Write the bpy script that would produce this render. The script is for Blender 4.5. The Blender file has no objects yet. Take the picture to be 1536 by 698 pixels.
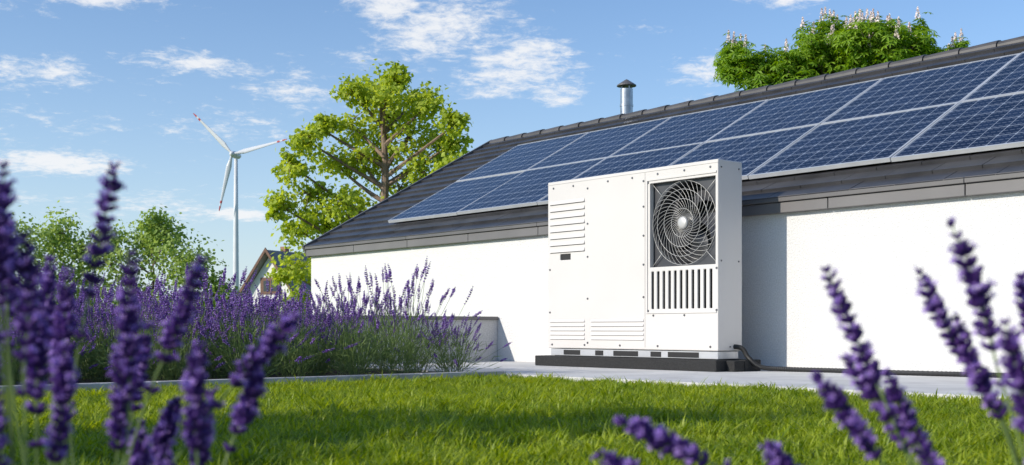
import bpy, math, random
import numpy as np
from mathutils import Vector, Matrix
rng=np.random.default_rng(7); random.seed(7)
SC=bpy.context.scene
TH=math.radians(40.1); SN,CS=math.sin(TH),math.cos(TH)
def W(u,D,z=0.0): return (CS*D-SN*u, SN*D+CS*u, z)
ROT=-(math.pi/2-TH)
SUN_EL=math.radians(26); SUN_AZ=math.atan2(-.91,-.414)

# ------------------------------------------------------------ mesh helpers
class MB:
    def __init__(s): s.v=[];s.n=0;s.f=[]
    def add(s,V,F,m=0):
        V=np.asarray(V,float).reshape(-1,3); F=np.asarray(F,int)
        s.f.append((F+s.n,m)); s.v.append(V); s.n+=len(V)
    def batch(s,T,F,R,t,m=0):
        K=len(t)
        if K==0: return
        T=np.asarray(T,float); F=np.asarray(F,int)
        V=np.einsum('kij,nj->kni',R,T)+t[:,None,:]
        FF=(F[None]+(np.arange(K)*len(T))[:,None,None]).reshape(-1,F.shape[1])
        s.add(V.reshape(-1,3),FF,m)
    def box(s,a,b,m=0):
        x0,y0,z0=a;x1,y1,z1=b
        V=[(x0,y0,z0),(x1,y0,z0),(x1,y1,z0),(x0,y1,z0),(x0,y0,z1),(x1,y0,z1),(x1,y1,z1),(x0,y1,z1)]
        s.add(V,[(0,3,2,1),(4,5,6,7),(0,1,5,4),(1,2,6,5),(2,3,7,6),(3,0,4,7)],m)
    def tube(s,P,r,n=6,m=0,cap=True):
        P=np.asarray(P,float);k=len(P); r=np.broadcast_to(np.asarray(r,float),(k,))
        T=np.gradient(P,axis=0); T/=np.linalg.norm(T,axis=1)[:,None]+1e-12
        ref=np.array([0,0,1.]) if abs(T[0][2])<.8 else np.array([1.,0,0])
        V=[];x=np.cross(T[0],ref);x/=np.linalg.norm(x)
        a=np.linspace(0,2*np.pi,n,endpoint=False)
        for i in range(k):
            x=x-T[i]*np.dot(x,T[i]);x/=np.linalg.norm(x)+1e-12;y=np.cross(T[i],x)
            V.append(P[i]+r[i]*(np.cos(a)[:,None]*x+np.sin(a)[:,None]*y))
        V=np.concatenate(V);F=[]
        for i in range(k-1):
            for j in range(n):
                q=(j+1)%n;F.append((i*n+j,i*n+q,(i+1)*n+q,(i+1)*n+j))
        base=s.n
        s.add(V,F,m)
        if cap:
            c=np.array([P[0],P[-1]]);b2=s.n
            s.v.append(c);s.n+=2
            s.f.append((np.array([(b2,base+(j+1)%n,base+j) for j in range(n)]),m))
            o=base+(k-1)*n
            s.f.append((np.array([(b2+1,o+j,o+(j+1)%n) for j in range(n)]),m))
    def build(s,name,mats,parent=None,smooth=False,loc=None,rot=0,link=True,merge=False,bevel=0):
        me=bpy.data.meshes.new(name)
        V=np.concatenate(s.v); me.vertices.add(len(V)); me.vertices.foreach_set('co',V.ravel().astype(np.float32))
        li=np.concatenate([f.ravel() for f,_ in s.f]); tot=np.concatenate([np.full(len(f),f.shape[1]) for f,_ in s.f])
        mi=np.concatenate([np.full(len(f),m) for f,m in s.f])
        me.loops.add(len(li));me.loops.foreach_set('vertex_index',li.astype(np.int32))
        me.polygons.add(len(tot));st=np.concatenate([[0],np.cumsum(tot)[:-1]])
        me.polygons.foreach_set('loop_start',st.astype(np.int32))
        me.polygons.foreach_set('material_index',mi.astype(np.int32))
        for m in mats: me.materials.append(m)
        me.update(calc_edges=True); me.validate()
        if merge:
            import bmesh
            bm=bmesh.new();bm.from_mesh(me);bmesh.ops.remove_doubles(bm,verts=bm.verts,dist=1e-4)
            bmesh.ops.recalc_face_normals(bm,faces=bm.faces);bm.to_mesh(me);bm.free()
        me.polygons.foreach_set('use_smooth',np.full(len(me.polygons),bool(smooth)))
        me.update()
        ob=bpy.data.objects.new(name,me)
        if link: SC.collection.objects.link(ob)
        if parent: ob.parent=parent
        if loc is not None: ob.location=loc
        ob.rotation_euler[2]=rot
        if bevel:
            b=ob.modifiers.new('bevel','BEVEL');b.width=bevel;b.segments=2;b.limit_method='ANGLE';b.angle_limit=math.radians(50)
        return ob
def frames(d,roll=None):
    d=d/np.linalg.norm(d,axis=1)[:,None]; K=len(d)
    a=rng.normal(size=(K,3)) if roll is None else roll
    x=a-d*np.sum(a*d,axis=1)[:,None];x/=np.linalg.norm(x,axis=1)[:,None]+1e-12
    y=np.cross(d,x)
    return np.stack([x,y,d],axis=2)
def empty(name,loc,rot=ROT):
    e=bpy.data.objects.new(name,None);e.location=loc;e.rotation_euler[2]=rot;e.empty_display_size=.2
    SC.collection.objects.link(e);return e

# ------------------------------------------------------------ materials
class NT:
    def __init__(s,nt): s.nt=nt
    def n(s,t,**k):
        o=s.nt.nodes.new(t)
        for a,b in k.items(): setattr(o,a,b)
        return o
    def l(s,a,b): s.nt.links.new(a,b)
    def m(s,op,a,b=None,c=None,clamp=False):
        o=s.nt.nodes.new('ShaderNodeMath');o.operation=op;o.use_clamp=clamp
        for i,x in enumerate((a,b,c)):
            if x is None: continue
            if isinstance(x,(int,float)): o.inputs[i].default_value=x
            else: s.l(x,o.inputs[i])
        return o.outputs[0]
def newmat(name):
    m=bpy.data.materials.new(name);m.use_nodes=True
    for n in list(m.node_tree.nodes): m.node_tree.nodes.remove(n)
    t=NT(m.node_tree);out=t.n('ShaderNodeOutputMaterial');return m,t,out
def c4(c): return (c[0],c[1],c[2],1)
def mat(name,c1,c2=None,scale=3,rough=.6,bump=0,bscale=60,metal=0,dist=.01,detail=6,lo=.35,hi=.65,spec=.5):
    m,t,out=newmat(name);p=t.n('ShaderNodeBsdfPrincipled');t.l(p.outputs[0],out.inputs[0])
    p.inputs['Roughness'].default_value=rough;p.inputs['Metallic'].default_value=metal
    p.inputs['Specular IOR Level'].default_value=spec
    tc=t.n('ShaderNodeTexCoord')
    if c2:
        nz=t.n('ShaderNodeTexNoise');nz.inputs['Scale'].default_value=scale;nz.inputs['Detail'].default_value=detail
        t.l(tc.outputs['Object'],nz.inputs['Vector'])
        r=t.n('ShaderNodeValToRGB');r.color_ramp.elements[0].position=lo;r.color_ramp.elements[1].position=hi
        r.color_ramp.elements[0].color=c4(c1);r.color_ramp.elements[1].color=c4(c2)
        t.l(nz.outputs[0],r.inputs[0]);t.l(r.outputs[0],p.inputs['Base Color'])
    else: p.inputs['Base Color'].default_value=c4(c1)
    if bump:
        n2=t.n('ShaderNodeTexNoise');n2.inputs['Scale'].default_value=bscale;n2.inputs['Detail'].default_value=5;n2.inputs['Roughness'].default_value=.65
        t.l(tc.outputs['Object'],n2.inputs['Vector'])
        b=t.n('ShaderNodeBump');b.inputs['Strength'].default_value=bump;b.inputs['Distance'].default_value=dist
        t.l(n2.outputs[0],b.inputs['Height']);t.l(b.outputs[0],p.inputs['Normal'])
    return m
def leafmat(name,c1,c2,trans=.4,rough=.5,tcol=None,inst=False,nscale=1.2):
    m,t,out=newmat(name);p=t.n('ShaderNodeBsdfPrincipled');tr=t.n('ShaderNodeBsdfTranslucent');mx=t.n('ShaderNodeMixShader')
    p.inputs['Roughness'].default_value=rough;p.inputs['Specular IOR Level'].default_value=.3
    g=t.n('ShaderNodeNewGeometry');r=t.n('ShaderNodeValToRGB')
    r.color_ramp.elements[0].color=c4(c1);r.color_ramp.elements[1].color=c4(c2)
    nz=t.n('ShaderNodeTexNoise');nz.inputs['Scale'].default_value=nscale;nz.inputs['Detail'].default_value=3
    t.l(g.outputs['Position'],nz.inputs['Vector'])
    src=g.outputs['Random Per Island']
    f=t.m('MULTIPLY',src,.55)
    f=t.m('ADD',f,t.m('MULTIPLY',t.m('SUBTRACT',nz.outputs[0],.28),1.0),clamp=True)
    t.l(f,r.inputs[0]);t.l(r.outputs[0],p.inputs['Base Color'])
    hs=t.n('ShaderNodeHueSaturation');hs.inputs['Hue'].default_value=.487;hs.inputs['Saturation'].default_value=1.1;hs.inputs['Value'].default_value=1.6
    t.l(r.outputs[0],hs.inputs['Color']);t.l(hs.outputs[0],tr.inputs[0])
    mx.inputs[0].default_value=trans
    t.l(p.outputs[0],mx.inputs[1]);t.l(tr.outputs[0],mx.inputs[2]);t.l(mx.outputs[0],out.inputs[0])
    return m

M_stucco=mat('white_stucco',(.64,.63,.615),(.76,.75,.735),85,.9,.75,70,dist=.02,detail=4)
M_stucco2=mat('grey_stucco',(.56,.55,.54),(.66,.65,.64),60,.9,.8,70,dist=.02)
M_fascia=mat('fascia_metal',(.13,.122,.12),(.16,.15,.147),2,.42,.05,20)
M_fascia2=mat('fascia_lip_metal',(.10,.095,.093),(.13,.12,.117),2,.4)
M_tile=mat('roof_tile',(.032,.032,.036),(.058,.057,.061),3,.38,.08,120,dist=.004)
M_ridge=mat('ridge_tile',(.06,.056,.054),(.09,.083,.08),4,.5,.1,90,dist=.003)
M_dark=mat('dark_void',(.012,.012,.013),rough=.7)
M_alu=mat('aluminium',(.55,.56,.58),(.62,.63,.65),6,.35,metal=.4)
M_steel=mat('galvanised_steel',(.3,.32,.35),(.45,.47,.5),8,.32,metal=.8)
M_white=mat('powder_coat_white',(.585,.555,.525),(.625,.595,.565),.9,.42,.03,300,dist=.001)
M_guard=mat('guard_wire',(.5,.49,.47),rough=.4,metal=.3)
M_fan=mat('fan_plastic',(.04,.04,.045),(.06,.06,.065),5,.38)
M_bolt=mat('bolt',(.16,.16,.17),rough=.35,metal=.7)
M_rubber=mat('rubber',(.008,.008,.008),(.03,.03,.03),120,.85,.9,140,dist=.008)
M_hose=mat('hose_rubber',(.015,.015,.016),rough=.5)
M_slab=mat('concrete_slab',(.5,.49,.48),(.66,.65,.635),2.6,.85,.6,90,dist=.01,lo=.3,hi=.7,detail=10)
M_kerb=mat('kerb_concrete',(.36,.35,.34),(.5,.49,.47),4,.85,.4,70,dist=.006)
M_soil=mat('soil',(.03,.022,.015),(.08,.06,.04),25,.95,.8,60,dist=.03)
M_lawn=mat('lawn_soil',(.05,.09,.015),(.09,.15,.03),8,.95,.6,60,dist=.02)
M_field=mat('meadow',(.09,.16,.03),(.16,.24,.05),.4,.95,.5,3,dist=.1)
M_bark=mat('bark',(.16,.105,.075),(.28,.2,.145),6,.9,.6,40,dist=.02)
M_grass=leafmat('grass_blades',(.10,.19,.012),(.46,.52,.055),.45,.42,nscale=2.2)
M_maple=leafmat('maple_leaves',(.24,.34,.03),(.52,.58,.09),.5)
M_chest=leafmat('chestnut_leaves',(.09,.2,.015),(.3,.45,.04),.45)
M_shrub=leafmat('shrub_leaves',(.17,.27,.05),(.4,.5,.14),.45)
M_hedge=leafmat('hedge_leaves',(.05,.11,.015),(.18,.27,.04),.35)
M_far=leafmat('far_leaves',(.06,.10,.03),(.14,.2,.06),.3,nscale=.3)
M_stem=leafmat('lavender_stem',(.13,.2,.06),(.24,.32,.12),.25)
M_cal_shaded=leafmat('lavender_calyx_shaded',(.035,.014,.11),(.15,.06,.32),.3,.6,nscale=14)  # foreground calyx: purple darkened, shade put into the colour
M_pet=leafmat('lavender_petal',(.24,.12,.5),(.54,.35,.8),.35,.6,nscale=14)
M_lfol=leafmat('lavender_foliage',(.1,.17,.05),(.24,.32,.11),.35)
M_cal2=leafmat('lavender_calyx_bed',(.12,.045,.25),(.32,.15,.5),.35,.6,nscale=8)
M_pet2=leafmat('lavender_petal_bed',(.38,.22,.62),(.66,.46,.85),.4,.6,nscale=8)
M_blossom=mat('blossom',(.75,.6,.57),(.85,.78,.74),20,.7)
M_turb=mat('turbine_white',(.6,.61,.63),(.66,.67,.69),.3,.4)
M_red=mat('marking_red',(.45,.04,.04),rough=.5)
M_brick=mat('red_roof',(.2,.1,.07),(.3,.16,.1),2,.8)
M_wood=mat('dark_wood',(.1,.05,.03),(.16,.08,.05),3,.7)
M_glassw=mat('window_glass',(.03,.04,.05),rough=.1)

PWd,PHt=1.415,1.225
def solar():
    m,t,out=newmat('solar_cells');p=t.n('ShaderNodeBsdfPrincipled');t.l(p.outputs[0],out.inputs[0])
    tc=t.n('ShaderNodeTexCoord');s=t.n('ShaderNodeSeparateXYZ');t.l(tc.outputs['Object'],s.inputs[0])
    X,Y=s.outputs[0],s.outputs[1]
    cw=(PWd-.05)/9;ch=(PHt-.05)/6
    fx=t.m('FRACT',t.m('DIVIDE',t.m('SUBTRACT',X,.025),cw));fy=t.m('FRACT',t.m('DIVIDE',t.m('SUBTRACT',Y,.025),ch))
    ax=t.m('ABSOLUTE',t.m('SUBTRACT',fx,.5));ay=t.m('ABSOLUTE',t.m('SUBTRACT',fy,.5))
    gx=t.m('GREATER_THAN',ax,.482);gy=t.m('GREATER_THAN',ay,.48)
    dm=t.m('GREATER_THAN',t.m('ADD',ax,ay),.905)
    gap=t.m('MAXIMUM',t.m('MAXIMUM',gx,gy),dm)
    b=t.m('LESS_THAN',t.m('ABSOLUTE',t.m('SUBTRACT',t.m('FRACT',t.m('MULTIPLY',fy,3)),.5)),.045)
    b2=t.m('LESS_THAN',t.m('ABSOLUTE',t.m('SUBTRACT',t.m('FRACT',t.m('MULTIPLY',fx,3)),.5)),.36)
    b=t.m('MULTIPLY',b,b2)
    cid=t.n('ShaderNodeCombineXYZ');t.l(t.m('FLOOR',t.m('DIVIDE',t.m('SUBTRACT',X,.025),cw)),cid.inputs[0]);t.l(t.m('FLOOR',t.m('DIVIDE',t.m('SUBTRACT',Y,.025),ch)),cid.inputs[1])
    oi=t.n('ShaderNodeObjectInfo');t.l(oi.outputs['Random'],cid.inputs[2])
    wn=t.n('ShaderNodeTexWhiteNoise');t.l(cid.outputs[0],wn.inputs['Vector'])
    def mix(f,a,bb):
        o=t.n('ShaderNodeMix',data_type='RGBA');t.l(f,o.inputs[0])
        for i,x in ((6,a),(7,bb)):
            if isinstance(x,tuple): o.inputs[i].default_value=x
            else: t.l(x,o.inputs[i])
        return o.outputs[2]
    c=mix(wn.outputs[0],(.004,.006,.018,1),(.009,.015,.038,1))
    c=mix(b,c,(.17,.19,.25,1));c=mix(gap,c,(.3,.34,.41,1))
    t.l(c,p.inputs['Base Color'])
    p.inputs['Roughness'].default_value=.07
    p.inputs['IOR'].default_value=1.42
    p.inputs['Specular IOR Level'].default_value=.36
    return m
M_solar=solar()

# ------------------------------------------------------------ world & sun
w=bpy.data.worlds.new('World');SC.world=w;w.use_nodes=True
t=NT(w.node_tree)
for n in list(w.node_tree.nodes): w.node_tree.nodes.remove(n)
wo=t.n('ShaderNodeOutputWorld');bg=t.n('ShaderNodeBackground');t.l(bg.outputs[0],wo.inputs[0])
sky=t.n('ShaderNodeTexSky',sky_type='NISHITA');sky.sun_disc=False
sky.sun_elevation=SUN_EL;sky.sun_rotation=SUN_AZ%(2*math.pi);sky.air_density=1.0;sky.dust_density=.5;sky.ozone_density=2.5
bg.inputs[1].default_value=.14
tc=t.n('ShaderNodeTexCoord');sp=t.n('ShaderNodeSeparateXYZ');t.l(tc.outputs['Generated'],sp.inputs[0])
x,y,z=sp.outputs
az=t.m('ARCTAN2',x,y);el=t.m('ARCSINE',z)
zz=t.m('ADD',t.m('MAXIMUM',z,0),.14)
cv=t.n('ShaderNodeCombineXYZ');t.l(t.m('DIVIDE',x,zz),cv.inputs[0]);t.l(t.m('DIVIDE',y,zz),cv.inputs[1])
def nz(scale,detail,rough,dist,off):
    mp=t.n('ShaderNodeMapping');mp.inputs['Location'].default_value=off;t.l(cv.outputs[0],mp.inputs[0])
    n=t.n('ShaderNodeTexNoise');n.inputs['Scale'].default_value=scale;n.inputs['Detail'].default_value=detail;n.inputs['Roughness'].default_value=rough;n.inputs['Distortion'].default_value=dist
    t.l(mp.outputs[0],n.inputs['Vector']);return n.outputs[0]
n1=nz(4.2,10,.6,.5,(3,1,0));n2=nz(21,8,.72,.35,(7,2,0))
mask=None
for a,e,sa,se,k in [(-.055,.25,.05,.026,1.1),(.0,.215,.045,.018,1.2),(.035,.2,.025,.012,.9),(-.1,.268,.035,.014,1.05),(.02,.235,.035,.014,.9),(-.39,.2,.08,.014,.8),(-.27,.214,.07,.009,.8),(-.34,.262,.04,.012,1.1),(-.42,.245,.05,.008,.6),
        (-.365,.131,.05,.009,1.35),(-.225,.095,.025,.005,1.3),(.235,.268,.03,.012,.95),(.17,.215,.03,.014,.9),(-.42,.15,.03,.008,.7),(-.19,.2,.05,.02,.6),(-.13,.225,.03,.01,.6),(-.25,.165,.16,.014,.5),(-.3,.1,.12,.014,.55),(.05,.16,.05,.01,.5),(.12,.25,.04,.01,.5),(.35,.27,.06,.01,.6),(-.7,.3,.15,.05,1)]:
    g=t.m('ADD',t.m('POWER',t.m('DIVIDE',t.m('SUBTRACT',az,a),sa),2),t.m('POWER',t.m('DIVIDE',t.m('SUBTRACT',el,e),se),2))
    g=t.m('MULTIPLY',t.m('EXPONENT',t.m('MULTIPLY',g,-.7)),k)
    mask=g if mask is None else t.m('MAXIMUM',mask,g)
dens=t.m('ADD',t.m('ADD',t.m('MULTIPLY',n1,.48),t.m('MULTIPLY',n2,.52)),t.m('MULTIPLY',mask,.25))
mr=t.n('ShaderNodeMapRange',interpolation_type='SMOOTHSTEP');mr.inputs[1].default_value=.595;mr.inputs[2].default_value=.8;t.l(dens,mr.inputs[0])
hz=t.m('MULTIPLY',t.m('EXPONENT',t.m('MULTIPLY',t.m('MAXIMUM',z,0),-8)),.9)
def wmix(f,a,b,mode='MIX'):
    o=t.n('ShaderNodeMix',data_type='RGBA');o.blend_type=mode
    if isinstance(f,float): o.inputs[0].default_value=f
    else: t.l(f,o.inputs[0])
    for i,q in ((6,a),(7,b)):
        if isinstance(q,tuple): o.inputs[i].default_value=q
        else: t.l(q,o.inputs[i])
    return o.outputs[2]
col=wmix(1.0,sky.outputs[0],(.78,1.0,1.22,1),'MULTIPLY')
col=wmix(hz,col,(5.5,6.1,6.35,1))
col=wmix(t.m('MULTIPLY',mr.outputs[0],.88),col,(6.7,6.75,6.85,1))
t.l(col,bg.inputs[0])
sd=bpy.data.lights.new('sun','SUN');sd.energy=4.8;sd.angle=math.radians(.5);sd.color=(1,.93,.82)
so=bpy.data.objects.new('sun',sd);SC.collection.objects.link(so)
sdir=Vector((math.sin(SUN_AZ)*math.cos(SUN_EL),math.cos(SUN_AZ)*math.cos(SUN_EL),math.sin(SUN_EL)))
so.rotation_euler=sdir.to_track_quat('Z','Y').to_euler();so.location=(-10,-5,8)

# ------------------------------------------------------------ camera
cd=bpy.data.cameras.new('camera');cam=bpy.data.objects.new('camera',cd);SC.collection.objects.link(cam);SC.camera=cam
cam.location=(0,0,.35);cam.rotation_euler=(math.pi/2,0,0)
cd.sensor_width=36;cd.lens=41.3;cd.shift_y=.0937;cd.clip_start=.05;cd.clip_end=6000
cd.dof.use_dof=True;cd.dof.focus_distance=9.3;cd.dof.aperture_fstop=6.3
SC.view_settings.view_transform='Standard';SC.view_settings.look='None';SC.view_settings.exposure=0

# ------------------------------------------------------------ ground
mb=MB();mb.add([(-3000,-500,0),(3000,-500,0),(3000,5000,0),(-3000,5000,0)],[(0,1,2,3)]);mb.build('ground',[M_field],loc=(0,0,-.07))
mb=MB();mb.box((-7.0+.04,-6,-.06),(8,5.79,-.045));mb.build('lawn',[M_lawn],rot=ROT)
mb=MB()
xs=-9.75
while xs<7:
    mb.box((xs,5.8,-.06),(min(xs+2.4,7)-.006,8.045,0));xs+=2.4
mb.build('concrete_path',[M_slab],rot=ROT,bevel=.004)
mb=MB()
y0=-5
while y0<5.7:
    mb.box((-7.06,y0,-.06),(-6.96,min(y0+1.0,5.795)-.005,.022));y0+=1.0
mb.build('kerb',[M_kerb],rot=ROT,bevel=.006)
mb=MB();mb.box((-9.79,-5,-.06),(-7.065,5.79,-.012));mb.build('flower_bed',[M_soil],rot=ROT)

# ------------------------------------------------------------ garden wall
e=empty('garden_wall',W(9.8,8.05))
mb=MB();mb.box((-.18,-12,-.06),(0,-.004,.44));mb.build('rendered_wall',[M_stucco2],parent=e)
mb=MB()
yy=-12
while yy<-.1:
    mb.box((-.205,yy,.442),(.025,min(yy+2.0,-.006)-.006,.478));yy+=2.0
mb.build('coping',[M_fascia],parent=e,bevel=.004)

# ------------------------------------------------------------ house
L=20.0;DP=6.32;PT=.541;PA=math.atan(PT);cP,sP=math.cos(PA),math.sin(PA)
house=empty('white_house',W(13.72,8.05))
mb=MB()
pr=[(0,-.06),(DP,-.06),(DP,1.36),(DP/2,1.36+PT*DP/2),(0,1.36)]
V=[(0,a,b) for a,b in pr]+[(L,a,b) for a,b in pr]
mb.add(V,[(5,6,1,0),(6,7,2,1),(7,8,3,2),(8,9,4,3),(9,5,0,4)])
mb.add(V,[(0,1,2),(0,2,4),(2,3,4),(5,7,6),(5,9,7),(7,9,8)]);mb.build('walls',[M_stucco],parent=house,merge=True)
def slope(s,n,back=False):
    y_=-.07+s*cP-n*sP; z_=1.45-.07*PT+s*sP+n*cP
    return (DP-y_ if back else y_),z_
SL=(DP/2+.07)/cP
mb=MB()
for back in (False,True):
    P=[slope(.03,-.065,back),slope(SL-.02,-.065,back),slope(SL-.02,-.004,back),slope(.03,-.004,back)]
    V=[(-.02,a,b) for a,b in P]+[(L+.02,a,b) for a,b in P]
    mb.add(V,[(0,1,5,4),(1,2,6,5),(2,3,7,6),(3,0,4,7),(0,3,2,1),(4,5,6,7)])
mb.build('roof_deck',[M_dark],parent=house)
mb=MB()
nc=17;ex=SL/nc
for back in (False,True):
    for i in range(nc):
        s0=i*ex;s1=min(s0+ex*1.12,SL)
        off=.2 if i%2 else 0
        x0=-.03-off
        while x0<L+.03:
            xa=max(x0,-.03);xb=min(x0+.40,L+.03)-.005
            if xb>xa:
                j=random.uniform(-.0012,.0012)
                P=[slope(s0,.0+j,back),slope(s1,-.003+j,back),slope(s1,.004+j,back),slope(s0,.034+j,back)]
                V=[(xa,a,b) for a,b in P]+[(xb,a,b) for a,b in P]
                mb.add(V,[(0,1,5,4),(1,2,6,5),(2,3,7,6),(3,0,4,7),(0,3,2,1),(4,5,6,7)])
            x0+=.40
mb.build('roof_tiles',[M_tile],parent=house)
mb=MB()
for back in (False,True):
    for xa,xb in ((-.075,-.034),(L+.034,L+.075)):
        P=[slope(-.01,-.13,back),slope(SL,-.13,back),slope(SL,.045,back),slope(-.01,.045,back)]
        V=[(xa,a,b) for a,b in P]+[(xb,a,b) for a,b in P]
        mb.add(V,[(0,1,5,4),(1,2,6,5),(2,3,7,6),(3,0,4,7),(0,3,2,1),(4,5,6,7)])
mb.build('verge_trim',[M_fascia2],parent=house)
mb=MB();x0=-.08;zr=slope(SL,0)[1]
while x0<L:
    n=9;a=np.linspace(-.15,math.pi+.15,n);ra,rb=.056,.07
    A=np.stack([np.full(n,x0),DP/2+ra*np.cos(a)*1.4,zr-.02+ra*np.sin(a)],1);B=np.stack([np.full(n,x0+.41),DP/2+rb*np.cos(a)*1.4,zr-.02+rb*np.sin(a)],1)
    mb.add(np.concatenate([A,B]),[(k,k+1,n+k+1,n+k) for k in range(n-1)])
    mb.add(np.concatenate([B,B*[1,1,1]-[0.0,0,.03]]),[(k,k+1,n+k+1,n+k) for k in range(n-1)])
    x0+=.40
mb.build('ridge_tiles',[M_ridge],parent=house)
mb=MB();x0=-.03
while x0<L:
    x1=min(x0+1.17,L+.03);mb.box((x0,-.062,1.31),(x1-.008,-.002,1.398));x0+=1.17
x0=-.03
while x0<L:
    x1=min(x0+2.34,L+.03);mb.box((x0,-.082,1.401),(x1-.004,-.002,1.447),1);x0+=2.34
mb.box((-.03,DP+.002,1.31),(L,DP+.08,1.44))
mb.build('eaves_fascia',[M_fascia,M_fascia2],parent=house,bevel=.004)
mb=MB()
def psurf(y_,n=0): return y_-n*sP, 1.548+PT*y_+n*cP
for yc in (.42,1.2,1.55,2.3):
    a,b=psurf(yc,-.05)
    mb.box((1.3,a-.02,b-.035),(18.6,a+.02,b-.002))
for k in range(26):
    xx=1.5+k*.68
    for yc in (.42,1.55):
        a,b=psurf(yc,-.08);mb.box((xx,a-.06,b-.035),(xx+.05,a+.03,b+.0))
mb.build('mounting_rails',[M_bolt],parent=house)
mb=MB();f=.016;th=.035
mb.box((0,0,-th),(PWd,f,.0));mb.box((0,PHt-f,-th),(PWd,PHt,0));mb.box((0,f,-th),(f,PHt-f,0));mb.box((PWd-f,f,-th),(PWd,PHt-f,0))
mb.box((f,f,-th+.01),(PWd-f,PHt-f,-.003),1)
po=mb.build('solar_panel',[M_alu,M_solar],link=False)
for c in range(12):
    for r in range(2):
        o=bpy.data.objects.new('solar_panel',po.data);SC.collection.objects.link(o)
        y_=.30+r*1.235*cP
        wx,wy,_=W(13.72-(1.37+c*1.425),8.05+y_)
        o.matrix_world=Matrix.Translation((wx,wy,1.548+PT*y_))@Matrix.Rotation(ROT,4,'Z')@Matrix.Rotation(PA+random.uniform(-.004,.004),4,'X')@Matrix.Rotation(random.uniform(-.003,.003),4,'Y')
cx,cy=1.565,16.05
ch=MB()
ch.tube([(0,0,2.6),(0,0,3.60)],.085,24,0,False)
ch.tube([(0,0,3.02),(0,0,3.05)],.091,24,0)
ch.tube([(0,0,3.36),(0,0,3.39)],.091,24,0)
for k in range(4):
    a=k*math.pi/2+.4;ch.box((.075*math.cos(a)-.008,.075*math.sin(a)-.008,3.58),(.075*math.cos(a)+.008,.075*math.sin(a)+.008,3.655),0)
ch.tube([(0,0,3.64),(0,0,3.655),(0,0,3.72),(0,0,3.735)],[.135,.13,.03,.004],24,1)
ch.tube([(0,0,2.85),(0,0,2.95),(0,0,3.0)],[.16,.1,.088],24,1,False)
ch.build('chimney_flue',[M_steel,M_fascia2],loc=(cx,cy,.02))

# ------------------------------------------------------------ heat pump
PW,PD,Z0,Z1=2.06,.30,.167,1.722
hp=empty('heat_pump',W(8.25,7.39))
holes=[(1.31,2.035,.872,1.592)]
for k in range(11): holes.append((1.325+k*.0645,1.325+k*.0645+.027,.515,.835))
holes.append((.17,.31,.985,1.04))
xsv=sorted(set([0,PW]+[h[0] for h in holes]+[h[1] for h in holes]));zsv=sorted(set([Z0,Z1]+[h[2] for h in holes]+[h[3] for h in holes]))
mb=MB()
def inh(a,b): return any(h[0]<a<h[1] and h[2]<b<h[3] for h in holes)
for i in range(len(xsv)-1):
    for j in range(len(zsv)-1):
        if inh((xsv[i]+xsv[i+1])/2,(zsv[j]+zsv[j+1])/2): continue
        a,b,c,d=xsv[i],xsv[i+1],zsv[j],zsv[j+1]
        mb.add([(a,0,c),(b,0,c),(b,0,d),(a,0,d)],[(0,1,2,3)])
for a,b,c,d in holes:
    q=.045 if b-a>.5 else .012
    mb.add([(a,0,c),(b,0,c),(b,0,d),(a,0,d),(a,q,c),(b,q,c),(b,q,d),(a,q,d)],[(0,4,5,1),(1,5,6,2),(2,6,7,3),(3,7,4,0)])
for i in range(len(xsv)-1):
    a,b=xsv[i],xsv[i+1]
    mb.add([(a,0,Z0),(b,0,Z0),(b,PD,Z0),(a,PD,Z0)],[(0,3,2,1)]);mb.add([(a,0,Z1),(b,0,Z1),(b,PD,Z1),(a,PD,Z1)],[(0,1,2,3)])
    mb.add([(a,PD,Z0),(b,PD,Z0),(b,PD,Z1),(a,PD,Z1)],[(0,3,2,1)])
for j in range(len(zsv)-1):
    a,b=zsv[j],zsv[j+1]
    mb.add([(0,0,a),(0,PD,a),(0,PD,b),(0,0,b)],[(0,3,2,1)]);mb.add([(PW,0,a),(PW,PD,a),(PW,PD,b),(PW,0,b)],[(0,1,2,3)])
mb.build('casing',[M_white],parent=hp,merge=True,bevel=.007)
mb=MB()
def louvre(a,b,zc,h=.034,p=.014):
    V=[(a,-.0,zc-h/2),(a,-p,zc-h/2),(a,-.0005,zc+h/2),(b,-.0,zc-h/2),(b,-p,zc-h/2),(b,-.0005,zc+h/2)]
    mb.add(V,[(0,3,4,1),(1,4,5,2)]);mb.add(V,[(0,1,2),(3,5,4)])
for k in range(8): louvre(.035,.5,1.075+k*.064)
for k in range(5): louvre(.035,.5,.262+k*.04,.024,.01);louvre(.585,1.235,.262+k*.04,.024,.01)
mb.build('louvres',[M_white],parent=hp)
mb=MB()
for k in range(8): mb.box((.035,-.0018,1.075+k*.064-.017-.006),(.5,-.0,1.075+k*.064-.0175))
for k in range(5):
    for a,b in ((.035,.5),(.585,1.235)): mb.box((a,-.0018,.262+k*.04-.012-.003),(b,-.0,.262+k*.04-.0125))
mb.box((1.2515,-.0015,Z0+.02),(1.2535,-.0,1.69))
mb.build('louvre_slots',[M_fascia],parent=hp)
mb=MB()
mb.box((1.268,-.008,.478),(1.284,-.0005,1.63));mb.box((1.284,-.008,1.614),(2.045,-.0005,1.63));mb.box((1.284,-.008,.478),(2.045,-.0005,.49));
mb.box((0.0,-.004,1.695),(PW,-.0005,1.698))
mb.build('front_trim',[M_white],parent=hp)
mb=MB()
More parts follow.
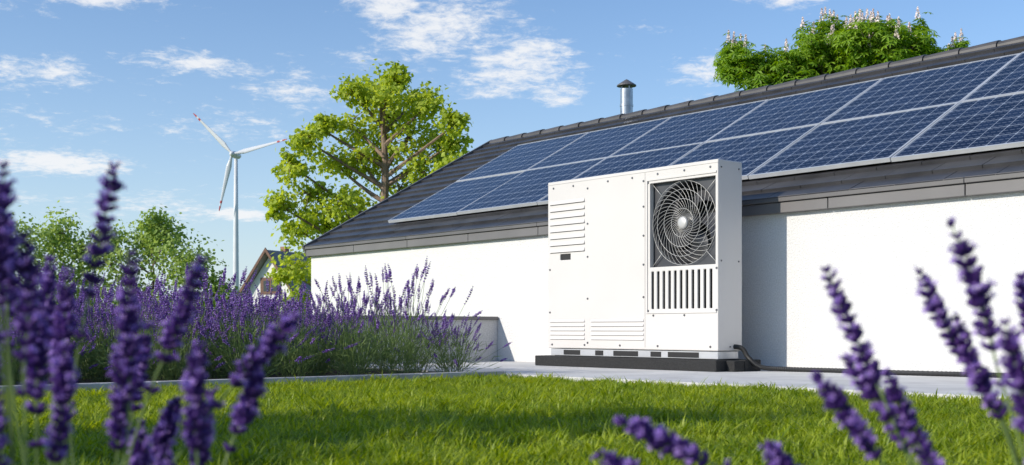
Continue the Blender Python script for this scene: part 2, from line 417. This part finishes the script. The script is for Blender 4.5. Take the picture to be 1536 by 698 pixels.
for (a,b) in [(.54,1.62),(.54,1.3),(.54,1.0),(.54,.62),(.54,.22),(1.235,1.62),(1.235,1.4),(1.235,1.15),(1.235,.9),(1.235,.62),(.08,1.66),(.35,1.66),(.8,1.66),(1.1,1.66),(1.4,1.665),(1.7,1.665),(1.98,1.665),(.06,.2),(.5,.2),(.95,.2),(1.4,.2),(1.98,.2),(1.29,1.6),(1.29,.5),(2.045,.84),(2.045,.5),(1.7,.46),(1.35,.46),(.03,.9),(.03,.5)]:
    mb.tube([(a,-.0,b),(a,-.006,b)],[.0105,.0085],8)
for (a,b) in [(.04,1.66),(.26,1.66),(.15,.2),(.04,.9),(.26,.9)]: mb.tube([(PW,a,b),(PW+.006,a,b)],[.008,.006],8)
mb.build('bolts',[M_bolt],parent=hp)
mb=MB()
mb.box((.15,.013,.96),(.34,.05,1.06),0)
mb.box((1.3,.05,.5),(2.03,.06,.85),0)
cxf,czf,RF=1.672,1.232,.345
n=48;an=np.linspace(0,2*np.pi,n,endpoint=False)
c_=np.cos(an);s_=np.sin(an);k_=.365/np.maximum(abs(c_),abs(s_))
inner=np.stack([cxf+RF*c_,np.full(n,.05),czf+RF*s_],1);outer=np.stack([cxf+k_*c_,np.full(n,.05),czf+k_*s_],1);back=np.stack([cxf+RF*.96*c_,np.full(n,.22),czf+RF*.96*s_],1)
mb.add(np.concatenate([inner,outer,back]),[(i,(i+1)%n,n+(i+1)%n,n+i) for i in range(n)]+[(i,2*n+i,2*n+(i+1)%n,(i+1)%n) for i in range(n)],1)
mb.box((1.33,.22,.88),(2.02,.23,1.58),0)
for k in range(9): mb.box((1.33,.205,.93+k*.075),(2.02,.218,.945+k*.075),1)
mb.build('fan_shroud',[M_dark,M_fan],parent=hp)
mb=MB()
for b in range(5):
    ph=b*2*math.pi/5+.3;nr,ncx=9,7;V=[];F=[]
    for i in range(nr):
        r=.07+(.32-.07)*i/(nr-1);q=i/(nr-1)
        wd=(.5+.3*q);sw=-.75*q*q
        for j in range(ncx):
            cc=j/(ncx-1)-.5
            A=ph+sw+wd*cc;yy_=.135+cc*.1*(.9-.3*q)+.01*math.cos(cc*3)
            V.append((cxf+r*math.cos(A),yy_,czf+r*math.sin(A)))
    for i in range(nr-1):
        for j in range(ncx-1): F.append((i*ncx+j,(i+1)*ncx+j,(i+1)*ncx+j+1,i*ncx+j+1))
    mb.add(V,F)
mb.tube([(cxf,.19,czf),(cxf,.09,czf),(cxf,.07,czf)],[.09,.085,.05],28)
mb.build('fan_rotor',[mat('fan_blade',(.05,.05,.055),(.07,.07,.075),6,.35)],parent=hp,smooth=True)
mb=MB()
NW=36
for k in range(NW):
    a0=k*2*math.pi/NW;tt=np.linspace(0,1,12);r=.05+(.352-.05)*tt;A=a0+1.35*tt**.8
    yv=.022-.022*np.sin(np.pi*tt)**.6*0.9
    mb.tube(np.stack([cxf+r*np.cos(A),yv,czf+r*np.sin(A)],1),.0018,4,cap=False)
for r,yv in ((.352,.024),(.28,.004),(.2,-.0),(.12,.004)):
    A=np.linspace(0,2*np.pi,61);mb.tube(np.stack([cxf+r*np.cos(A),np.full(61,yv),czf+r*np.sin(A)],1),.002,5,cap=False)
mb.tube([(cxf,.024,czf),(cxf,.004,czf),(cxf,-.002,czf)],[.055,.052,.035],28)
for sx in (-1,1):
    for sz in (-1,1): mb.tube([(cxf+sx*.247,.024,czf+sz*.247),(cxf+sx*.35,.03,czf+sz*.345)],.003,5)
mb.build('fan_guard',[M_guard],parent=hp,smooth=True)
mb=MB()
mb.box((.02,.02,.10),(PW-.02,.05,.163));mb.box((.02,PD-.05,.10),(PW-.02,PD-.02,.163));mb.box((.02,.05,.10),(.06,PD-.05,.163));mb.box((PW-.06,.05,.10),(PW-.02,PD-.05,.163))
mb.build('base_frame',[M_alu],parent=hp,bevel=.003)
mb=MB()
for xa,wd_ in ((.2,.22),(.62,.1),(.85,.3),(1.3,.12),(1.5,.34)): mb.box((xa,.0165,.108),(xa+wd_,.0195,.152))
mb.build('base_slots',[M_dark],parent=hp)
mb=MB();mb.box((-.12,-.06,.0),(PW+.03,.13,.095));mb.box((-.12,.19,.0),(PW+.12,.40,.095));mb.box((PW+.032,.06,.0),(PW+.12,.186,.09))
mb.build('rubber_feet',[M_rubber],parent=hp,bevel=.008)
ctrl=np.array([(2.0,.2,.2),(2.12,.22,.19),(2.17,.25,.11),(2.24,.33,.035),(2.4,.45,.02),(2.8,.52,.018),(3.3,.5,.018),(3.8,.56,.018),(4.05,.60,.018),(4.2,.64,.018)])
tt=np.linspace(0,len(ctrl)-1,260)
def crs(P,t_):
    out=[]
    for q in t_:
        i=min(int(q),len(P)-2);f_=q-i;p0=P[max(i-1,0)];p1=P[i];p2=P[i+1];p3=P[min(i+2,len(P)-1)]
        out.append(.5*((2*p1)+(-p0+p2)*f_+(2*p0-5*p1+4*p2-p3)*f_*f_+(-p0+3*p1-3*p2+p3)*f_**3))
    return np.array(out)
P=crs(ctrl,tt)
mb=MB();mb.tube(P,.018+.0025*(np.arange(260)%2),10);mb.build('cable_conduit',[M_hose],loc=W(8.25,7.39),rot=ROT)

# ------------------------------------------------------------ lavender
def spindle(sides,rings):
    V=[];F=[]
    for z_,r_ in rings:
        for k in range(sides):
            a=2*math.pi*k/sides;V.append((r_*math.cos(a),r_*math.sin(a),z_))
    for i in range(len(rings)-1):
        for k in range(sides):
            q=(k+1)%sides;F.append((i*sides+k,i*sides+q,(i+1)*sides+q,(i+1)*sides+k))
    return np.array(V),np.array(F)
HI=spindle(6,[(0,.1),(.3,.24),(.75,.22),(1,.1)]);LO=spindle(3,[(0,.1),(.5,.33),(1,.08)])
PV=[];PF=[]
for k in range(5):
    a=2*math.pi*k/5;b=.5
    PV+= [(.08*math.cos(a-b),.08*math.sin(a-b),.95),(.34*math.cos(a-b*.7),.34*math.sin(a-b*.7),1.22),(.42*math.cos(a+b*.7),.42*math.sin(a+b*.7),1.16),(.08*math.cos(a+b),.08*math.sin(a+b),.95)]
    PF.append((4*k,4*k+1,4*k+2,4*k+3))
PV=np.array(PV);PF=np.array(PF)
def bez(a,b,c,n): 
    q=np.linspace(0,1,n)[:,None];return (1-q)**2*a+2*q*(1-q)*b+q*q*c
def spike(mb,tip,base,root,hi=True,fl=.0105,nw=14):
    tip,base,root=map(lambda q:np.array(q,float),(tip,base,root))
    ax=tip-base;Ls=np.linalg.norm(ax);axn=ax/Ls
    bend=rng.normal(size=3)*Ls*.06
    mid=(tip+base)/2+bend
    SP=bez(base,mid,tip,12)
    ctl=base-axn*np.linalg.norm(base-root)*.5
    ST=bez(root,ctl,base,10)
    sr=.0014 if hi else .0013
    mb.tube(ST,np.linspace(sr*1.3,sr,10),5 if hi else 3,0,False);mb.tube(SP,np.linspace(sr,sr*.5,12),5 if hi else 3,0,False)
    pos=[];dr=[];ln=[]
    ts=list((np.arange(nw)/(nw-1))**.9*.985)
    if hi:
        ts=[max(0,q+rng.normal()*.008) for q in ts]
        if rng.random()<.7: ts[0]=-.16
    for i,q in enumerate(ts):
        c=base+(axn*Ls*q if q<0 else 0)
        if q>=0: c=(1-q)**2*base+2*q*(1-q)*mid+q*q*tip
        env=.72+.4*math.sin(math.pi*min(1,max(q,0)*.85+.12)) if q>=0 else .75
        env*=rng.uniform(.82,1.12)
        if q>.85: env*=.8
        nf=int((9 if hi else 5)*(1 if q<.9 else .6))
        a0=rng.random()*6.28
        for k in range(nf):
            a=a0+2*math.pi*k/nf+rng.normal()*.2
            x_=np.cross(axn,[0.31,.2,.93]);x_/=np.linalg.norm(x_);y_=np.cross(axn,x_)
            rad=math.cos(a)*x_+math.sin(a)*y_
            up=.85+.5*rng.random() if q<.93 else 2.2
            pos.append(c+rad*.0012+axn*rng.normal()*Ls/nw*.12);dr.append(rad+axn*up*.8);ln.append(fl*env*(.75+.45*rng.random()))
    pos=np.array(pos);dr=np.array(dr);ln=np.array(ln)
    R=frames(dr)*ln[:,None,None]
    T,F=HI if hi else LO
    mb.batch(T,F,R,pos,1)
    if hi:
        k=rng.random(len(pos))<.32;mb.batch(PV,PF,R[k],pos[k],2)
    else:
        k=rng.random(len(pos))<.4
        Q=np.array([(-.4,0,.9),(0,.4,1.2),(.4,0,.9),(0,-.4,1.1)]);mb.batch(Q,[(0,1,2,3)],R[k],pos[k],2)
leafT=np.array([(-.5,0,0),(.5,0,0),(.6,.0,.5),(-.6,.0,.5),(0,.02,1)])
def leaves_narrow(mb,pos,dirs,ln,wd,m):
    R=frames(dirs);R=R*np.stack([np.full(len(pos),wd),np.ones(len(pos))*wd,ln],1)[:,None,:]
    mb.batch(leafT,[(0,1,2,3)],R,pos,m);mb.batch(leafT,[(3,2,4)],R,pos,m)
LM=[M_stem,M_cal2,M_pet2,M_lfol]
def lavplant(h,ns):
    mb=MB()
    for i in range(ns):
        a=rng.random()*6.28;tilt=abs(rng.normal())*.44+.04
        tilt=min(tilt,1.1);hh=h*(.68+.42*rng.random())
        r0=rng.random()*.1
        root=np.array([r0*math.cos(a),r0*math.sin(a),0])
        dr=np.array([math.cos(a)*math.sin(tilt),math.sin(a)*math.sin(tilt),math.cos(tilt)])
        tip=root+dr*hh;tip[2]-=.06*tilt
        d2=dr+np.array([rng.normal()*.15,rng.normal()*.15,.1-.2*tilt]);d2/=np.linalg.norm(d2)
        sl=.06+.09*rng.random()
        spike(mb,tip,tip-d2*sl,root,False,.0108,9)
    n=620;a=rng.random(n)*6.28;ti=np.abs(rng.normal(size=n))*.5;tt=.05+rng.random(n)*.34
    d=np.stack([np.cos(a)*np.sin(ti),np.sin(a)*np.sin(ti),np.cos(ti)],1)
    pos=d*tt[:,None]+np.stack([np.cos(a)*.06,np.sin(a)*.06,0*a],1)
    dd=d+rng.normal(size=(n,3))*.45;dd[:,2]=np.abs(dd[:,2])
    leaves_narrow(mb,pos,dd,.05+rng.random(n)*.05,.0045,3)
    return mb.build('lavender_plant',LM,link=False).data
pl=[lavplant(.60,70),lavplant(.68,62),lavplant(.56,72),lavplant(.75,52)]
for i,D in enumerate(np.arange(-1.2,5.65,.42)):
    for j,u in enumerate(np.arange(7.42,9.5,.45)):
        o=bpy.data.objects.new('lavender_plant',random.choice(pl));SC.collection.objects.link(o)
        s=random.uniform(.82,1.16)
        o.location=W(u+random.uniform(-.09,.09)+(.1 if i%2 else 0),D+random.uniform(-.1,.1),-.015);o.rotation_euler[2]=random.uniform(0,6.28);o.scale=(s,s,s*random.uniform(.92,1.08))

# foreground lavender plants (world metres: tip, flower base)
FM=[M_stem,M_cal_shaded,M_pet,M_lfol]
LFT=[((-.476,1.10,.503),(-.482,1.12,.383)),((-.39,1.15,.507),(-.418,1.15,.365)),((-.356,1.10,.42),(-.358,1.1,.29)),((-.3185,1.2,.417),(-.363,1.2,.304)),
((-.223,1.2,.362),(-.288,1.18,.284)),((-.2675,1.22,.308),(-.285,1.2,.236)),((-.2655,1.0,.335),(-.268,1.0,.238)),((-.416,1.0,.428),(-.42,1.01,.312)),
((-.474,1.25,.409),(-.47,1.24,.284)),((-.442,1.1,.385),(-.445,1.1,.26)),((-.371,1.3,.271),(-.397,1.3,.2)),((-.367,1.1,.339),(-.37,1.1,.227)),((-.52,1.2,.47),(-.515,1.2,.35)),
((-.43,.98,.47),(-.435,1.0,.36)),((-.50,1.3,.36),(-.49,1.3,.25)),((-.40,1.05,.33),(-.41,1.05,.22)),((-.32,1.25,.28),(-.335,1.25,.19)),((-.56,1.25,.40),(-.55,1.25,.28)),((-.45,1.02,.30),(-.45,1.02,.19)),((-.41,1.32,.35),(-.42,1.3,.25)),((-.53,1.35,.43),(-.52,1.33,.32)),((-.385,1.22,.25),(-.39,1.22,.16)),((-.31,1.05,.24),(-.32,1.05,.15))]
RGT=[((.308,1.15,.407),(.362,1.15,.285)),((.4118,1.1,.447),(.453,1.1,.318)),((.4166,1.2,.41),(.48,1.2,.295)),((.285,1.1,.305),(.348,1.1,.222)),((.101,1.1,.2645),(.19,1.1,.222)),
((.342,1.2,.318),(.41,1.2,.215)),((.42,1.0,.355),(.443,1.0,.25)),((.40,1.25,.30),(.455,1.25,.2)),((.245,1.12,.238),(.30,1.12,.18)),((.085,1.15,.226),(.16,1.15,.19)),((.50,1.15,.40),(.53,1.15,.29)),((.36,1.05,.25),(.42,1.05,.16)),((.48,1.1,.30),(.50,1.1,.2)),((.455,1.2,.36),(.50,1.2,.26))]
def fgplant(S,rx,ry,n_f):
    mb=MB()
    for tip,base in S:
        root=(rng.normal()*.05,rng.normal()*.05,-.045);spike(mb,np.array(tip)-[rx,ry,0],np.array(base)-[rx,ry,0],np.array(root),True)
    n=n_f;a=rng.random(n)*6.28;ti=np.abs(rng.normal(size=n))*.6;tt=.02+rng.random(n)*.15
    d=np.stack([np.cos(a)*np.sin(ti),np.sin(a)*np.sin(ti),np.cos(ti)],1)
    leaves_narrow(mb,d*tt[:,None]-[0,0,.045],d+rng.normal(size=(n,3))*.3,.03+rng.random(n)*.03,.004,3)
    mb.build('lavender_plant',FM,loc=(rx,ry,0))
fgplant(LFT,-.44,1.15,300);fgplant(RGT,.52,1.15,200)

# ------------------------------------------------------------ grass
gc=bpy.data.collections.new('grass_clumps')
for v in range(6):
    mb=MB();nb=17
    for k in range(nb):
        a=rng.random()*6.28;r=rng.random()**.5*.04;h=.025+.04*rng.random();wd=.0018+.0016*rng.random()
        b=rng.random()*6.28;lean=h*(.25+1.1*rng.random()**1.2)
        p=np.array([r*math.cos(a),r*math.sin(a),-.003]);d=np.array([math.cos(b),math.sin(b),0]);s_=np.array([-math.sin(b),math.cos(b),0])
        V=[]
        for q,wf in ((0,1),(.4,.95),(.75,.65)):
            c=p+d*lean*q*q+np.array([0,0,h*(q-.15*q*q)]);V+=[c-s_*wd*wf,c+s_*wd*wf]
        V.append(p+d*lean+np.array([0,0,h*.85]))
        o=mb.n;mb.add(V,[(0,1,3,2),(2,3,5,4)]);mb.f.append((np.array([(4,5,6)])+o,0))
    ob=mb.build('grass_clump',[M_grass],link=False);gc.objects.link(ob)
mb=MB()
X0,X1,Y0,Y1=-6.93,1.5,-2.5,5.77
mb.add([(X0,Y0,0),(X1,Y0,0),(X1,Y1,0),(X0,Y1,0)],[(0,1,2,3)])
gr=mb.build('lawn_grass',[M_grass],loc=(0,0,-.044),rot=ROT)
ng=bpy.data.node_groups.new('grass_scatter','GeometryNodeTree')
ng.interface.new_socket('Geometry',in_out='INPUT',socket_type='NodeSocketGeometry');ng.interface.new_socket('Geometry',in_out='OUTPUT',socket_type='NodeSocketGeometry')
N=ng.nodes.new;K=ng.links.new
gi=N('NodeGroupInput');go=N('NodeGroupOutput');dp=N('GeometryNodeDistributePointsOnFaces');dp.inputs['Density'].default_value=520
ip=N('GeometryNodeInstanceOnPoints');ci=N('GeometryNodeCollectionInfo');ci.inputs['Collection'].default_value=gc;ci.inputs['Separate Children'].default_value=True;ci.inputs['Reset Children'].default_value=True
rv=N('FunctionNodeRandomValue');rv.data_type='FLOAT_VECTOR';rv.inputs[0].default_value=(-.25,-.25,0);rv.inputs[1].default_value=(.25,.25,6.28)
rs=N('FunctionNodeRandomValue');rs.data_type='FLOAT';rs.inputs[2].default_value=.6;rs.inputs[3].default_value=1.35
nt=N('ShaderNodeTexNoise');nt.inputs['Scale'].default_value=4.5;nt.inputs['Detail'].default_value=4
mp=N('ShaderNodeMapRange');mp.inputs[1].default_value=.32;mp.inputs[2].default_value=.68;mp.inputs[3].default_value=.5;mp.inputs[4].default_value=1.4
mu=N('ShaderNodeMath');mu.operation='MULTIPLY'
K(gi.outputs[0],dp.inputs['Mesh']);K(dp.outputs['Points'],ip.inputs['Points']);K(ci.outputs[0],ip.inputs['Instance']);ip.inputs['Pick Instance'].default_value=True
K(rv.outputs[0],ip.inputs['Rotation']);K(nt.outputs[0],mp.inputs[0]);K(mp.outputs[0],mu.inputs[0]);K(rs.outputs[1],mu.inputs[1]);K(mu.outputs[0],ip.inputs['Scale'])
K(ip.outputs[0],go.inputs[0])
gm=gr.modifiers.new('scatter','NODES');gm.node_group=ng

# ------------------------------------------------------------ trees
LQ=np.array([(0,0,0),(.42,0.08,.5),(0,0,1.0),(-.42,.08,.5)]);LQF=[(0,1,2,3)]
STAR=[];SF=[]
for k in range(6):
    a=2*math.pi*k/6;b=.28
    STAR+=[(0,0,0),(.6*math.cos(a-b),.6*math.sin(a-b),-.12),(1.0*math.cos(a),1.0*math.sin(a),-.38),(.6*math.cos(a+b),.6*math.sin(a+b),-.12)];SF.append((4*k,4*k+1,4*k+2,4*k+3))
STAR=np.array(STAR);SF=np.array(SF)
def tree(name,base,trunk,tr,blobs,dens,lsize,leafm,star=False,ncl=14,clr=.3,candles=0,limb=.05,twigs=True):
    mb=MB();trunk=np.array(trunk,float);k=len(trunk)
    mb.tube(trunk,tr*np.linspace(1,.12,k)**.9,9,0)
    allp=[];alln=[];cp=[]
    for (bx,by,bz,r) in blobs:
        c=np.array([bx,by,bz])
        zt=max(trunk[0][2]+.2,bz-r*.6-.35*math.hypot(bx,by)-.2)
        i=int(np.clip(np.searchsorted(trunk[:,2],zt),1,k-1));f_=(zt-trunk[i-1][2])/(trunk[i][2]-trunk[i-1][2]+1e-9);f_=min(max(f_,0),1)
        s=trunk[i-1]*(1-f_)+trunk[i]*f_
        m_=(s+c)/2+np.array([0,0,-.1*r])+rng.normal(size=3)*.08*r
        mb.tube(bez(s,m_,c,7),np.linspace(limb,limb*.3,7),5,0,False)
        n=int(ncl)
        d=rng.normal(size=(n,3));d/=np.linalg.norm(d,axis=1)[:,None]
        cc=c+d*(r*rng.random(n)[:,None]**.45)*np.array([1,1,.9])
        for q in cc:
            if twigs: mb.tube(bez(c+(q-c)*.05,(c+q)/2+rng.normal(size=3)*.08*r,q,4),np.linspace(limb*.28,limb*.08,4),3,0,False)
            nl=int(dens*(.6+.8*rng.random()))
            g=rng.normal(size=(nl,3))*clr*r*np.array([1,1,.65])*(.7+.6*rng.random())
            allp.append(q+g);alln.append(g/(clr*r)*.6+(q-c)/r*.5)
            cp.append(q+np.array([0,0,clr*r*.8]))
    P=np.concatenate(allp);Nn=np.concatenate(alln);K=len(P)
    ls=lsize*(.65+.7*rng.random(K))
    if star:
        dr=Nn*.5+rng.normal(size=(K,3))*.35+np.array([0,0,.9])
        R=frames(dr)*ls[:,None,None];mb.batch(STAR,SF,R,P,1)
    else:
        nrm=Nn*.5+rng.normal(size=(K,3))*.6+np.array([-.15,0,.5]);R=frames(nrm)
        R=np.stack([R[:,:,0],R[:,:,2],R[:,:,1]],2)*ls[:,None,None];mb.batch(LQ,LQF,R,P,1)
    if candles:
        cp=np.array(cp);top=cp[np.argsort(-cp[:,2]+rng.normal(size=len(cp))*.3)][:candles]
        for q in top:
            nf=80;h=rng.random(nf);a=rng.random(nf)*6.28;r=.062*(1.05-h)*(.6+.4*rng.random(nf))
            p=q+np.stack([r*np.cos(a),r*np.sin(a),h*.27],1);R=frames(rng.normal(size=(nf,3)))*.045
            mb.batch(LQ-[0,0,.5],LQF,R,p,2)
    return mb.build(name,[M_bark,leafm,M_blossom],loc=base)
def jit(bl,dy=.8): return [(a,rng.normal()*dy*.6,b,c) for a,b,c in bl]
mbl=[(-.26,6.40,.55),(.6,6.02,.58),(.1,5.9,.55),(-.94,5.5,.62),(.6,5.08,.65),(1.3,5.0,.55),(1.5,4.55,.42),(-1.28,4.5,.58),(-.6,4.5,.55),(.95,4.2,.58),(-1.75,3.6,.55),(-1.0,3.3,.62),(-2.15,2.8,.5),(-1.6,2.2,.62),(-2.3,1.75,.45),(-.5,2.1,.7),(.9,3.2,.65),(.6,2.2,.7),(-.7,6.05,.42),(-1.9,4.95,.38),(-1.6,5.3,.33),(1.1,5.75,.42),(-2.2,1.0,.5),(-1.4,1.0,.6),(1.75,5.2,.35),(1.7,4.9,.4),(-2.05,4.2,.38),(-2.4,3.3,.33),(-1.4,2.9,.5),(.3,6.5,.33),(1.6,4.0,.4),(1.3,3.7,.4)]
mo=tree('maple_tree',(-3.25,30,-.07),[(0,0,0),(.03,0,1.5),(-.03,.02,3),(.02,0,4.4),(-.05,0,5.4),(-.1,0,6.3)],.17,jit(mbl,1.2)+[(-.4,.9,5,.6),(.3,1.1,4,.7),(-.9,1.0,3.4,.6),(0,.8,5.7,.5),(.1,-.7,3.0,.45)],36,.115,M_maple,ncl=15,clr=.27,limb=.065)
mo.scale=(1.03,1.03,1.045)
cbl=[(-1.84,6.0,.5),(-1.95,6.3,.38),(-1.5,5.6,.6),(-1.3,5.9,.45),(-.44,6.45,.6),(.37,6.72,.62),(1.05,6.75,.5),(1.5,6.45,.6),(1.85,6.1,.45),(0,5.85,.8),(.9,5.9,.85),(-.9,6.0,.5),(-1,5.3,.8),(1.7,5.3,.9),(.2,4.8,1.1),(2.6,5.6,.7),(2.9,6.4,.28),(3.1,5.5,.6),(-.3,4,1.2),(1.2,4,1.2),(-1.6,4.4,.9)]
tree('chestnut_tree',(6.96,26,.1),[(0,0,-.17),(.05,0,1.5),(0,.05,3),(.1,0,4.5),(.1,0,5.6),(.2,0,6.4)],.2,jit(cbl,.7)+jit([(0,6.2,.8),(1,6.3,.8),(.6,6.4,.6),(1.4,6.1,.6)],1.2),23,.135,M_chest,star=True,ncl=15,clr=.28,candles=95,limb=.07)
for (X,Y,bl) in [(-8.75,22,[(-.9,1.5,.6),(-.4,2.0,.5),(.1,1.7,.6),(.55,1.3,.5),(.3,2.2,.35),(-.1,1.0,.7),(-.9,.8,.6),(.7,.8,.6),(-1.3,1.9,.4),(.8,1.9,.3)]),
                 (-6.75,22,[(-.7,1.6,.5),(-.25,2.0,.45),(.25,2.15,.42),(.6,1.75,.5),(.95,1.45,.4),(0,1.2,.7),(-.6,.9,.6),(.7,.9,.6),(1.25,1.1,.35),(-.9,2.1,.3),(.05,2.35,.3)]),
                 (-10.6,21,[(-.7,1.6,.6),(-.2,1.9,.5),(.35,2.0,.5),(.7,1.5,.6),(0,1.1,.7),(-.6,.8,.6),(.7,.7,.6)])]:
    tree('leafy_shrub',(X,Y,-.07),[(0,0,0),(.02,0,.4),(0,0,.9),(.05,0,1.4),(0,0,1.8)],.05,jit(bl,.6),42,.07,M_shrub,ncl=18,clr=.34,limb=.02)
hb=[]
for k in range(34): hb.append((-8+k*.4,rng.normal()*.4,.42+.22*rng.random(),.35))
tree('hedge',(-5.5,17.5,-.07),[(0,0,0),(0,0,.2),(0,0,.4)],.03,hb,34,.07,M_hedge,ncl=10,clr=.4,limb=.015,twigs=False)
tree('garden_tree',(-6.7,1.35,-.06),[(0,0,0),(.02,0,.9),(0,.03,1.8),(.03,0,2.7),(0,0,3.5)],.1,[(0,0,3.4,.7),(.2,.4,3.0,.6),(-.2,-.3,2.9,.6),(.3,-.1,2.5,.6),(-.3,.4,2.4,.5),(.1,-.4,2.4,.4),(0,.2,4.0,.5),(0,0,2.9,.5)],30,.13,M_chest,ncl=13,clr=.28,limb=.04)
tl=[]
for k in range(130): tl.append((-130+k*2.0+rng.normal(),rng.normal()*4,1.8+1.8*rng.random(),2.0+rng.random()))
tree('distant_tree_line',(0,190,-.07),[(0,0,0),(0,0,1),(0,0,2)],.2,tl,16,.9,M_far,ncl=12,clr=.35,limb=.1,twigs=False)

# ------------------------------------------------------------ distant house
e=empty('distant_house',(-22.6,110,-.07),rot=math.radians(-28))
mb=MB();mb.box((-2.6,0,0),(2.6,9,4.2))
mb.add([(-2.6,0,4.2),(2.6,0,4.2),(0,0,7.4),(-2.6,9,4.2),(2.6,9,4.2),(0,9,7.4)],[(0,1,2),(3,5,4)]);mb.build('walls',[M_stucco],parent=e)
mb=MB()
for s in (-1,1):
    V=[(s*3.3,-.7,3.5),(0,-.7,7.75),(0,9.6,7.75),(s*3.3,9.6,3.5)];V+= [(a,b,c-.2) for a,b,c in V]
    mb.add(V,[(0,1,2,3),(4,7,6,5),(0,4,5,1),(1,5,6,2),(2,6,7,3),(3,7,4,0)])
mb.build('roof',[mat('far_roof',(.2,.18,.18),(.27,.25,.24),1,.8)],parent=e)
mb=MB()
for s in (-1,1):
    V=[(s*3.35,-.8,3.3),(0,-.8,7.55),(0,-.8,7.95),(s*3.35,-.8,3.7)];V+=[(a,b+.09,c) for a,b,c in V];mb.add(V,[(0,1,2,3),(4,7,6,5),(0,4,5,1),(2,6,7,3),(3,7,4,0)])
mb.box((-1.2,-.04,3.6),(1.2,-.005,5.2));mb.build('gable_boards',[M_wood],parent=e)
mb=MB();mb.box((-.8,-.07,3.9),(-.1,-.045,4.9));mb.box((.1,-.07,3.9),(.8,-.045,4.9));mb.box((-.8,-.03,1.2),(.8,-.005,2.4));mb.build('windows',[M_glassw],parent=e)
mb=MB();mb.box((-1.3,3,6.2),(-.7,3.6,8.3));mb.build('chimney',[M_brick],parent=e)

# ------------------------------------------------------------ wind turbine
e=empty('wind_turbine',(-71.1,300,-.07),rot=math.radians(-8))
mb=MB();mb.tube([(0,1.6,0),(0,1.6,15),(0,1.6,30),(0,1.6,43.9)],[.85,.74,.6,.45],24);mb.build('tower',[M_turb],parent=e,smooth=True)
mb=MB();mb.tube([(0,-.3,44.85),(0,0,44.85),(0,1.2,44.9),(0,3.2,44.95),(0,4.0,44.95)],[.5,.8,.9,.8,.5],16);mb.build('nacelle',[M_turb],parent=e,smooth=True)
mb=MB();mb.tube([(0,-1.8,44.85),(0,-1.5,44.85),(0,-1.0,44.85),(0,-.3,44.85)],[.1,.5,.75,.8],20);mb.build('hub',[M_turb],parent=e,smooth=True)
mb=MB()
for A in (134.5,13.5,256.5):
    A=math.radians(A);d=np.array([math.cos(A),0,math.sin(A)]);q=np.array([-math.sin(A),0,math.cos(A)])
    secs=[(.4,.33,.33),(1.4,.34,.3),(3.2,.66,.2),(6,.54,.14),(10,.36,.09),(12.2,.27,.07),(12.9,.25,.07),(13.6,.21,.06),(14.3,.17,.05),(14.9,.08,.04)]
    prev=None
    for si,(r,c,th_) in enumerate(secs):
        ring=[]
        for k in range(10):
            a=2*math.pi*k/10
            ring.append(np.array([0,-.9,44.85])+d*r+q*(c*math.cos(a)-.18*c)+np.array([0,1,0])*th_*math.sin(a)+np.array([0,1,0])*c*math.cos(a)*.25)
        if prev is not None:
            mb.add(prev+ring,[(k,(k+1)%10,10+(k+1)%10,10+k) for k in range(10)],1 if si in (6,8,9) else 0)
        prev=ring
mb.build('rotor_blades',[M_turb,M_red],parent=e,smooth=True)
print('done')
